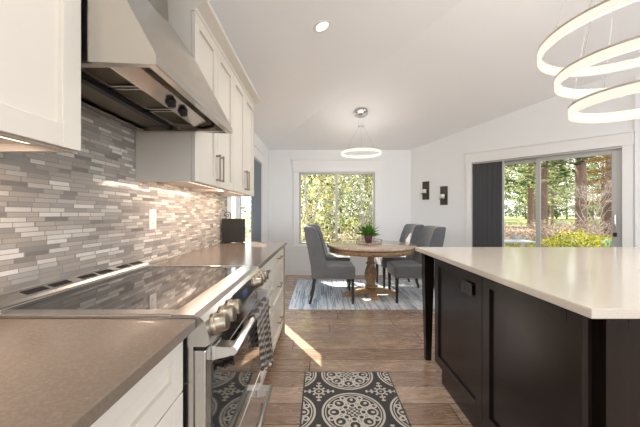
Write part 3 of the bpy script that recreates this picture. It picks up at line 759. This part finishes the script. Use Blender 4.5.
# ---------------------------------------------------------------- dining table
TCx, TCy = .735, 4.29
tb = thing('dining_table', 'round weathered oak pedestal dining table on the blue striped rug', 'table', (TCx, TCy, RZ))
MB().lathe([(.60, .722), (.632, .724), (.638, .735), (.638, .752), (.630, .76), (.001, .76)], (TCx, TCy, 0), 72).build('tabletop', M['oak_top'], tb)
mb = MB()
mb.annulus(.575, .60, .655, .722, (TCx, TCy, 0), 72)
mb.build('apron', M['oak'], tb)
mb = MB()
pz = [(.055, .64), (.085, .655), (.085, .72)]
mb.lathe([(.10, RZ+.13), (.10, .155), (.07, .17), (.058, .19), (.07, .22), (.085, .27), (.092, .32), (.082, .38), (.062, .43), (.052, .46), (.070, .475), (.070, .49), (.050, .505), (.046, .55), (.058, .60), (.085, .625), (.11, .64), (.11, .722)], (TCx, TCy, 0), 8, smooth=False)
mb.build('pedestal', M['oak'], tb)
for k in range(4):
    a = PI/2*k+R(4); mb = MB(); prof = [(-.02, .13), (.16, .125), (.25, .10), (.36, .055), (.395, .05), (.40, 0), (.30, 0), (.24, .03), (-.02, .04)]
    sc = 1.0 if k % 2 == 0 else .62; prof = [(p[0]*sc, p[1]*.85) for p in prof]; mb.prism(prof, -.045, .045, 'y'); mb.rot(Matrix.Translation((TCx, TCy, RZ)) @ Matrix.Rotation(a, 4, 'Z')); mb.build('foot', M['oak'], tb)
# tray, plant, bottle
tr = thing('wire_tray', 'round wood tray with a dark wire rail on the dining table', 'tray', (TCx, TCy+.02, .76))
cx, cy = TCx-.02, TCy+.02
mb = MB(); mb.lathe([(.175, .762), (.18, .765), (.18, .772), (.001, .772)], (cx, cy, 0), 40); mb.build('tray_base', M['oak_top'], tr)
mb = MB(); mb.tube([(cx+.19*math.cos(2*PI*i/40), cy+.19*math.sin(2*PI*i/40), .815) for i in range(40)], .004, 6, closed=True)
for i in range(10):
    a = 2*PI*i/10; mb.tube([(cx+.178*math.cos(a), cy+.178*math.sin(a), .764), (cx+.19*math.cos(a), cy+.19*math.sin(a), .815)], .003, 5)
mb.build('wire_rail', M['bronze'], tr)
pp = thing('potted_fern', 'leafy green plant in a purple pot on the dining table tray', 'plant', (cx-.03, cy, .773))
px, py = cx-.01, cy
mb = MB(); mb.lathe([(.045, .773), (.056, .83), (.064, .875), (.066, .885), (.058, .885), (.054, .865), (.001, .865)], (px, py, 0), 24); mb.build('pot', M['pot'], pp)
mb = MB(); random.seed(3)
for i in range(110):
    a = random.random()*2*PI; el = .2+random.random()*1.2; L = .105+.14*random.random(); d = Vector((math.cos(a)*math.cos(el), math.sin(a)*math.cos(el), math.sin(el)))
    p0 = Vector((px, py, .87)); p1 = p0+d*L*.6; p2 = p0+d*L+Vector((0, 0, -.035*math.cos(el))); sd = d.cross(Vector((0, 0, 1))).normalized()*.016
    b = mb.bm; v = [b.verts.new(q) for q in (p0-sd*.2, p1-sd, p2, p1+sd, p0+sd*.2)]; b.faces.new(v)
mb.build('leaves', M['leaf_pot'], pp)
bt = thing('glass_bottle', 'small clear glass bottle beside the fern on the tray', 'bottle', (cx+.12, cy, .773))
MB().lathe([(.03, .773), (.034, .785), (.034, .83), (.02, .86), (.012, .875), (.012, .91), (.015, .912)], (cx+.12, cy-.02, 0), 20).build('bottle_glass', M['bottle'], bt)

# ---------------------------------------------------------------- chairs (local: seat front towards +x)
def make_chair():
    t = thing('dining_chair', 'x', 'chair', (0, 0, 0), 'upholstered dining chairs around the round table')
    # seat: soft block
    mb = MB(); mb.box(-.17, .275, -.245, .245, .335, .50, .03, 4)
    for v in mb.bm.verts:
        if v.co.z > .45: v.co.z += .022*(1-((v.co.x-.05)/.24)**2)*(1-(v.co.y/.26)**2)
        if v.co.x > .2: v.co.z -= .008
    for f in mb.bm.faces: f.smooth = True
    mb.build('seat', M['linen'], t)
    # back: side outline with curved shell, slightly wrapped sides
    bm = bmesh.new(); ny = 12; front = [(-.095, .36), (-.115, .50), (-.165, .68), (-.215, .85), (-.262, .985)]; back = [(-.405, 1.0), (-.385, .88), (-.35, .72), (-.315, .52), (-.295, .335), (-.12, .335)]
    front = front; outl = front+[(-.285, 1.012), (-.385, 1.018)]+back; rows = []
    for j in range(ny+1):
        u = -1+2*j/ny; y = .245*u
        ring = []
        for i, (x, z) in enumerate(outl):
            wrap = .045*(abs(u)**3) if i < len(front) else 0.0
            inset = -.05*(1-abs(u)**2.5) if i < len(front)+1 and z > .5 else 0.0
            hgt = -.006*abs(u)**3 if z > .95 else 0
            wd = 1.0-.04*(z-.4)
            ring.append(bm.verts.new((x+inset+wrap*.3, y*wd, z+hgt)))
        rows.append(ring)
    n = len(outl)
    for A, B in zip(rows, rows[1:]):
        for i in range(n):
            f = bm.faces.new((A[i], A[(i+1) % n], B[(i+1) % n], B[i])); f.smooth = True
    e1 = bm.faces.new(rows[0][::-1]); e2 = bm.faces.new(rows[-1])
    bmesh.ops.bevel(bm, geom=list(set(e1.edges) | set(e2.edges)), offset=.008, segments=2, affect='EDGES')
    m = MB(); m.bm.free(); m.bm = bm; bo = m.build('backrest', M['linen'], t); bo.data.set_sharp_from_angle(angle=R(38))
    # piping along both front edges
    for sgn in (-1, 1): pass
    for (x, y, dx, dy) in ((.24, .21, .0, 0), (.24, -.21, 0, 0)):
        mb = MB(); mb.bm.free(); mb.bm = bmesh.new(); a, b = .021, .014
        T = [mb.bm.verts.new((x+p*a, y+q*a, .34)) for p, q in ((-1, -1), (1, -1), (1, 1), (-1, 1))]; B = [mb.bm.verts.new((x+p*b, y+q*b, 0)) for p, q in ((-1, -1), (1, -1), (1, 1), (-1, 1))]
        mb.bm.faces.new(T); mb.bm.faces.new(B[::-1])
        for i in range(4): mb.bm.faces.new((T[i], T[(i+1) % 4], B[(i+1) % 4], B[i]))
        mb.build('leg', M['leg'], t)
    for y in (.205, -.205):
        mb = MB(); rows = []
        for (x, z, a) in ((-.265, .34, .022), (-.275, .22, .02), (-.295, .10, .017), (-.325, 0, .014)):
            rows.append([mb.bm.verts.new((x+p*a, y+q*a, z)) for p, q in ((-1, -1), (1, -1), (1, 1), (-1, 1))])
        for A, B in zip(rows, rows[1:]):
            for i in range(4): mb.bm.faces.new((A[i], A[(i+1) % 4], B[(i+1) % 4], B[i]))
        mb.bm.faces.new(rows[0]); mb.bm.faces.new(rows[-1][::-1]); mb.build('leg', M['leg'], t)
    return t
ch = make_chair()
spots = [(.19, 4.10, 0, 'grey upholstered dining chair at the left side of the table, nearer the camera'),
         (.22, 4.93, -4, 'grey upholstered dining chair at the left side of the table, in front of the window'),
         (1.26, 4.14, 180, 'grey upholstered dining chair at the right of the table, closest to the island'),
         (1.24, 4.92, 184, 'grey upholstered dining chair at the right of the table, nearest the back corner')]
for i, (x, y, a, lab) in enumerate(spots):
    o = ch if i == 0 else copy_tree(ch); o.location = (x, y, RZ+.0005); o.rotation_euler.z = R(a); o['label'] = lab

# ---------------------------------------------------------------- lights on the ceiling
def ring_part(parent, c, r, z, m, h=.05, w=.02, energy=0):
    mb = MB(); mb.annulus(r-w, r, z, z+h*.8, (c[0], c[1], 0)); b = mb.build('light_ring', m, parent)
    mb = MB(); mb.annulus(r-w-.001, r+.001, z+h*.8, z+h, (c[0], c[1], 0)); mb.build('ring_rim', M['ring_metal'], b)
    return b
# dining pendant
PX, PY = .634, 4.576; PZc = ceil_z(PX, PY)
pd = thing('pendant_light', 'single glowing ring pendant hanging over the dining table', 'pendant light', (PX, PY, 2.1))
ring_part(pd, (PX, PY), .31, 2.11, M['led_dining'], .05, .018)
mb = MB(); mb.lathe([(.105, -.001), (.108, -.03), (.10, -.04), (.001, -.04)], n=36); mb.rot(Matrix.Translation((PX, PY, PZc)) @ Matrix.Rotation(math.atan(-.275), 4, 'X')); mb.build('canopy', M['chrome'], pd)
mb = MB()
for k in range(3):
    a = 2*PI*k/3+.4; mb.tube([(PX+.30*math.cos(a), PY+.30*math.sin(a), 2.158), (PX+.04*math.cos(a), PY+.04*math.sin(a), 2.55), (PX+.035*math.cos(a), PY+.035*math.sin(a), PZc-.04)], .0016, 5)
mb.build('cable', M['alu'], pd)
mb = MB(); mb.annulus(.03, .05, 2.545, 2.552, (PX, PY, 0), 24); mb.build('cable_spreader', M['chrome'], pd)
# three-ring chandelier over the island
CXx, CYy = 1.883, 1.75; cz = ceil_z(CXx, CYy)
cd = thing('ring_chandelier', 'three-tier glowing ring chandelier hanging over the island', 'chandelier', (CXx, CYy, 2.0))
for r_, z_ in ((.32, 1.83), (.392, 2.03), (.484, 2.23)): ring_part(cd, (CXx, CYy), r_, z_, M['led'], .062, .02)
mb = MB()
for r_, z_, q in ((.31, 1.89, .2), (.382, 2.09, 1.2), (.474, 2.29, 2.2)):
    for k in range(3):
        a = 2*PI*k/3+q; mb.tube([(CXx+r_*math.cos(a), CYy+r_*math.sin(a), z_), (CXx+.09*math.cos(a), CYy+.09*math.sin(a), cz-.07)], .0014, 5)
mb.build('cable', M['alu'], cd)
mb = MB(); mb.lathe([(.15, .0), (.15, -.05), (.14, -.06), (.001, -.06)], n=40); mb.rot(Matrix.Translation((CXx, CYy, cz)) @ Matrix.Rotation(math.atan(.34)*-1, 4, 'Y')); mb.build('canopy', M['chrome'], cd)
# recessed downlights
def down(x, y, label, e=28):
    z = ceil_z(x, y); rx = Matrix.Rotation(-math.atan(.34), 4, 'Y') if abs(z-(2.44+.34*(x-XW))) < 1e-4 else (Matrix.Rotation(-math.atan(.275), 4, 'X') if z < 3.94 else Matrix.Identity(4))
    Mx = Matrix.Translation((x, y, z)) @ rx
    t = thing('recessed_downlight', label, 'downlight', (x, y, z), 'recessed ceiling downlights')
    mb = MB(); mb.annulus(.052, .078, -.006, -.0005, n=40); mb.rot(Mx); mb.build('trim_ring', M['trim'], t)
    mb = MB(); mb.lathe([(.052, -.0042), (.052, -.002), (.001, -.002)], n=32); mb.rot(Mx); mb.build('lens', M['down'], t)
    p = Mx @ Vector((0, 0, -.03))
    light('downlight_lamp', 'SPOT', p, e, (1, .97, .94), target=(p.x, p.y, 0), spot_size=R(130), spot_blend=.8, shadow_soft_size=.06)
down(.017, 2.505, 'round recessed downlight in the sloped ceiling above the walkway', 26)
down(.05, .55, 'recessed downlight above the aisle beside the range', 30)  # this and the next three are unseen downlights added as room fill
down(.3, -1.0, 'recessed downlight behind the camera', 30)
down(3.6, 1.9, 'recessed downlight beyond the island', 30)
down(2.2, -.6, 'recessed downlight in front of the island', 30)
# real glow from the rings
light('chandelier_glow', 'POINT', (CXx, CYy, 2.05), 20, (1, .92, .82), shadow_soft_size=.35)
light('pendant_glow', 'POINT', (PX, PY, 2.09), 6, (1, .95, .90), shadow_soft_size=.25)

# ---------------------------------------------------------------- sconces
def sconce(s, z0, z1, label):
    t = thing('candle_sconce', label, 'sconce', tuple(DM @ Vector((s, 0, z0))), 'candle sconces on the diagonal wall'); w = .065
    MB().box(s-w, s+w, 0, .014, z0, z1, .002, mtx=DM).build('back_plate', M['bronze'], t)
    zc = z0+(z1-z0)*.33
    mb = MB(); mb.box(s-.01, s+.01, .012, .06, zc-.02, zc-.01, mtx=DM)
    p = DM @ Vector((s, .075, 0)); mb.lathe([(.055, zc-.012), (.058, zc), (.03, zc)], (p.x, p.y, 0), 20); mb.build('holder', M['bronze'], t)
    cn = MB().lathe([(.036, zc), (.036, zc+.078), (.001, zc+.078)], (p.x, p.y, 0), 20).build('candle', M['candle'], t)
    MB().tube([(p.x, p.y, zc+.076), (p.x, p.y, zc+.09)], .002, 5).build('wick', M['black'], cn)
sconce(.213*DL, 1.46, 1.80, 'bronze candle sconce with a white candle, left and higher of the pair')
sconce(.450*DL, 1.355, 1.69, 'bronze candle sconce with a white candle, right and lower of the pair')

# ---------------------------------------------------------------- outdoors
GZ = -.15
mb = MB(); mb.box(-70, 90, YB+.13, 33, GZ-.1, GZ); mb.box(6.3, 90, -20, YB+.13, GZ-.1, GZ); mb.box(-70, XW-.13, -20, YB+.13, GZ-.1, GZ); o = mb.build('ground', M['litter']); struct(o)
mb = MB(); mb.box(-160, 220, 33, 240, GZ-.1, GZ+.0); mb.bm.normal_update(); struct(mb.build('lawn', M['grass']))
mb = MB(); mb.box(-.4, 4.6, 0, 2.6, 0, .02); mb.rot(DM @ Matrix.Scale(-1, 4, (0, 1, 0)) @ Matrix.Translation((0, .13, GZ))); struct(mb.build('patio', M['patio']))
# unseen roof overhang, added to block sun at the back window
struct(MB().box(XW-.6, XC+.4, YB+.13, YB+.62, 2.36, 2.46).build('roof_eave', M['trim']))

random.seed(11)
def proto_pine(h, n, m, r0, low=.25, trunk=.24, bark='bark_dark', leaf=.2, name='pine_tree'):
    t = thing(name, 'x', 'tree', (0, 0, 0))
    mb = MB(); mb.tube([(0, 0, -.05), (0, 0, .25), (.03, .02, h*.3), (-.02, .03, h*.6), (0, 0, h*.98)], [trunk*1.35, trunk, trunk*.85, trunk*.55, .03], 12)
    for k in range(26):
        z = h*(low+(.95-low)*k/26); a = k*2.4; L = r0*(1-z/h)*1.0+.3; mb.tube([(0, 0, z), (math.cos(a)*L*.5, math.sin(a)*L*.5, z+.1), (math.cos(a)*L, math.sin(a)*L, z-.15*L)], [.05*trunk/.24, .03, .01], 5)
    mb.build('trunk', M[bark], t)
    cl = []
    for k in range(110):
        q = random.random()**.8; z = h*(low+(1-low)*q); rr = (r0*(1-q)+.35)*(.35+.65*random.random()); a = random.random()*2*PI; cl.append((rr*math.cos(a), rr*math.sin(a), z-rr*.15, .35+.5*random.random()))
    def fn():
        c = random.choice(cl); s_ = c[3]*r0*.32
        return (c[0]+random.gauss(0, s_), c[1]+random.gauss(0, s_), c[2]+random.gauss(0, s_*.35))
    MB().leaves(n, fn, leaf, .4).build('foliage', m, t)
    return t
def put(o, x, y, s, label, group, rz=None):
    o.location = (x, y, GZ); o.scale = (s, s, s); o.rotation_euler.z = random.random()*6 if rz is None else rz; o['label'] = label; o['group'] = group
def forest(proto, pts, label, group, first=True):
    for i, (x, y, s) in enumerate(pts):
        o = proto if (i == 0 and first) else copy_tree(proto); put(o, x, y, s, label, group)
# tall pines seen through the patio door
pA = proto_pine(17, 7000, M['leaf_p'], 3.2, .22, .24, leaf=.17)
pB = proto_pine(15, 7000, M['leaf_q'], 3.4, .16, .20, leaf=.17)
put(pA, 13.5, 15.3, 1.05, 'thick brown pine trunk right of centre in the patio door view', 'pines near the patio')
o = copy_tree(pA); put(o, 12.3, 16.3, .8, 'slimmer dark pine trunk beside the middle stile of the patio door', 'pines near the patio')
o = copy_tree(pB); put(o, 19.2, 27.0, 1.25, 'pine with a flared base in the left pane of the patio door', 'pines near the patio')
pts = []
while len(pts) < 30:
    k = .35+.95*random.random(); y = 31+45*random.random(); x = k*y
    if all((x-q[0])**2+(y-q[1])**2 > 56 for q in pts) and (x-19.2)**2+(y-27)**2 > 60: pts.append((x, y, .8+.3*random.random()))
forest(pB, pts[:16], 'pale green pine of the woodland beyond the lawn, seen through the patio door', 'woodland beyond the lawn')
forest(pA, pts[16:], 'dark green pine of the woodland beyond the lawn, seen through the patio door', 'woodland beyond the lawn', False)
# leafy trees outside the back window
random.seed(21)
def proto_leafy(h, n, m, r0, leaf, bark='bark_light', name='leafy_tree', low=.05):
    t = thing(name, 'x', 'tree', (0, 0, 0)); mb = MB()
    for k in range(5):
        a = k*1.3; mb.tube([(0, 0, -.05), (.1*math.cos(a), .1*math.sin(a), h*.2), (r0*.35*math.cos(a), r0*.35*math.sin(a), h*.55), (r0*.5*math.cos(a+.4), r0*.5*math.sin(a+.4), h*.9)], [.035, .028, .02, .008], 6)
    mb.build('trunk', M[bark], t); cl = []
    for k in range(60):
        z = h*(low+(1-low)*random.random()); rr = r0*math.sqrt(max(.05, 1-((z/h-.45)/.6)**2))*random.random()**.5; a = random.random()*2*PI; cl.append((rr*math.cos(a), rr*math.sin(a), z, r0*.16))
    def fn():
        c = random.choice(cl); return tuple(c[i]+random.gauss(0, c[3]) for i in range(3))
    MB().leaves(n, fn, leaf, 1).build('foliage', m, t); return t
lY = proto_leafy(4.6, 4300, M['leaf_y'], 1.5, .06); lG = proto_leafy(5.2, 4300, M['leaf_g'], 1.5, .06)
forest(lY, [(-.35, 9.3, 1.0), (1.9, 11.2, 1.2), (3.6, 13.5, 1.2)], 'golden yellow-green leafy tree outside the back window', 'leafy trees behind the house')
forest(lG, [(1.35, 9.0, 1.0), (.5, 11.6, 1.25), (-1.5, 11.0, 1.25), (.4, 14.5, 1.6), (2.8, 15.5, 1.6)], 'olive green leafy tree outside the back window', 'leafy trees behind the house')
pts = [(-2.6, 19, .8), (5.5, 20, .9), (4, 29, 1.1), (10.5, 24, 1), (-1, 31, 1)]
forest(pB, pts, 'tall pine rising behind the leafy trees outside the back window', 'pines behind the leafy trees', False)
# outside the left door
forest(lG, [(-9.5, 27.0, 1.3), (-12.5, 32.0, 1.6)], 'olive green leafy tree outside the left sliding door', 'trees outside the left door', False)
pts = []
for i in range(15): pts.append((28+8.2*i+random.random(), 85+random.random()*3-i*1.8, 1.9+.5*random.random()))
forest(lG, pts, 'pale leafy tree of the woodland edge far across the lawn', 'woodland edge across the lawn', False)
# lime shrubs by the patio
random.seed(31)
def proto_shrub(m, n, r, h, leaf, name, cat):
    t = thing(name, 'x', cat, (0, 0, 0))
    mb = MB()
    for k in range(9):
        a = k*.7; mb.tube([(0, 0, 0), (r*.3*math.cos(a), r*.3*math.sin(a), h*.5), (r*.8*math.cos(a), r*.8*math.sin(a), h*.85)], [.012, .009, .004], 5)
    mb.build('stems', M['bark_light'], t)
    def fn():
        a = random.random()*2*PI; rr = r*math.sqrt(random.random()); return (rr*math.cos(a), rr*math.sin(a), h*(.15+.85*random.random()*math.sqrt(max(0, 1-(rr/r)**2*.7))))
    MB().leaves(n, fn, leaf, 1).build('foliage', m, t); return t
sB = proto_shrub(M['leaf_b'], 1500, .6, .75, .035, 'lime_shrub', 'shrub')
sh_pts = [(6.05, 7.7), (6.9, 8.0), (7.3, 7.9), (5.3, 7.6), (6.6, 7.0), (8.5, 8.9), (4.7, 7.7), (7.9, 9.2)]
for i, (x, y) in enumerate(sh_pts):
    o = sB if i == 0 else copy_tree(sB); put(o, x, y, 1.0+.15*math.sin(i*2), 'lime yellow shrub in the bed outside the patio door', 'lime shrubs outside the patio door')
sD = proto_shrub(M['leaf_d'], 900, .8, 1.3, .045, 'dry_shrub', 'shrub')
for i, (x, y) in enumerate([(9.2, 10.2), (8.4, 10.8), (7.6, 11.4), (10.8, 11.4), (6.6, 11.6), (12.0, 13.0), (9.8, 12.8)]):
    o = sD if i == 0 else copy_tree(sD); put(o, x, y, 1.0-.08*(i % 3), 'dry tan shrub behind the lime shrubs', 'dry shrubs outside the patio door')
# bare pale tree and amber larch at the right of the door view
bt = thing('bare_tree', 'bare pale-branched young tree in front of the thick pine outside the patio door', 'tree', (9.9, 10.9, GZ))
mb = MB(); random.seed(5)
def br(p, d, L, r, dep):
    q = p+d*L; mb.tube([p, (p+q)/2+Vector((random.gauss(0, .04), random.gauss(0, .04), 0)), q], [r, r*.8, r*.6], 4)
    if dep:
        for _ in range(3): br(q, (d+Vector((random.gauss(0, .5), random.gauss(0, .5), random.gauss(.05, .3)))).normalized(), L*.72, r*.6, dep-1)
for k in range(3): br(Vector((9.9+.1*k, 10.9, GZ)), Vector((random.gauss(0, .3), random.gauss(0, .3), 1)).normalized(), .95, .024, 4)
mb.build('branches', mat('silver_branch', (.55, .46, .36), .9), bt)
lo = thing('amber_larch', 'amber-needled larch with level boughs at the right edge of the patio door', 'tree', (11.4, 11.7, GZ))
mb = MB(); mb.tube([(11.4, 11.7, GZ), (11.4, 11.7, 7)], [.14, .05], 8); mb.build('trunk', M['bark_dark'], lo)
random.seed(8); tiers = [1.7+.42*i for i in range(12)]
def fn():
    z = random.choice(tiers); a = random.random()*2*PI; rr = .8*math.sqrt(random.random())*(1-(z-1.7)/8); return (11.4+rr*math.cos(a), 11.7+rr*math.sin(a), z-rr*.12+random.gauss(0, .04))
MB().leaves(3800, fn, .07, .2).build('foliage', M['leaf_o'], lo)
sG = proto_shrub(M['leaf_q'], 1100, .6, .75, .045, 'woodland_thicket', 'shrub')
for i in range(20):
    o = sG if i == 0 else copy_tree(sG); put(o, 27+4.3*i, 74-i*.6+2*math.sin(i*2.1), 5.2, 'green thicket at the far edge of the lawn', 'thickets at the far edge of the lawn')
# teal garden ball, rocks, patio bench
tag(MB().sphere((0, 0, 0), .115, 3).build('garden_ball', M['teal']), 'teal glazed garden ball among the dry shrubs outside the patio door', 'ornament').location = (6.95, 7.15, .475)
MB().lathe([(.12, GZ), (.10, GZ+.05), (.05, GZ+.1), (.05, .3), (.11, .36)], (6.95, 7.15, 0), 16).build('plinth', M['rock'], None)
pl = bpy.data.objects['plinth']; tag(pl, 'grey stone plinth carrying the teal garden ball', 'plinth')
random.seed(13)
proto = None
for i, (x, y) in enumerate([(10.5, 12.2), (11.3, 12.9), (9.0, 13.2), (12.6, 14.0), (10.0, 14.4), (8.0, 13.0)]):
    if proto is None:
        mb = MB(); mb.sphere((0, 0, 0), .4, 2, (1.2, .9, .6))
        for v in mb.bm.verts: v.co *= 1+random.gauss(0, .06)
        proto = mb.build('garden_rock', M['rock']); o = proto
    else: o = proto.copy(); COL.objects.link(o)
    o.location = (x, y, GZ+.12); o.rotation_euler.z = i; s_ = .8+.1*(i % 4); o.scale = (s_, s_, s_); tag(o, 'grey rock behind the shrub bed outside the patio door', 'rock', 'rocks outside the patio door')
bn = thing('patio_table', 'low grey metal patio table outside the left pane of the patio door', 'table', (3.95, 6.0, GZ))
mb = MB(); mb.box(3.55, 4.3, 5.75, 6.25, .62, .65, .004); mb.build('tabletop', M['alu'], bn)
for (x, y) in ((3.6, 5.8), (4.25, 5.8), (3.6, 6.2), (4.25, 6.2)): MB().box(x-.018, x+.018, y-.018, y+.018, GZ+.02, .62).build('leg', M['alu'], bn)
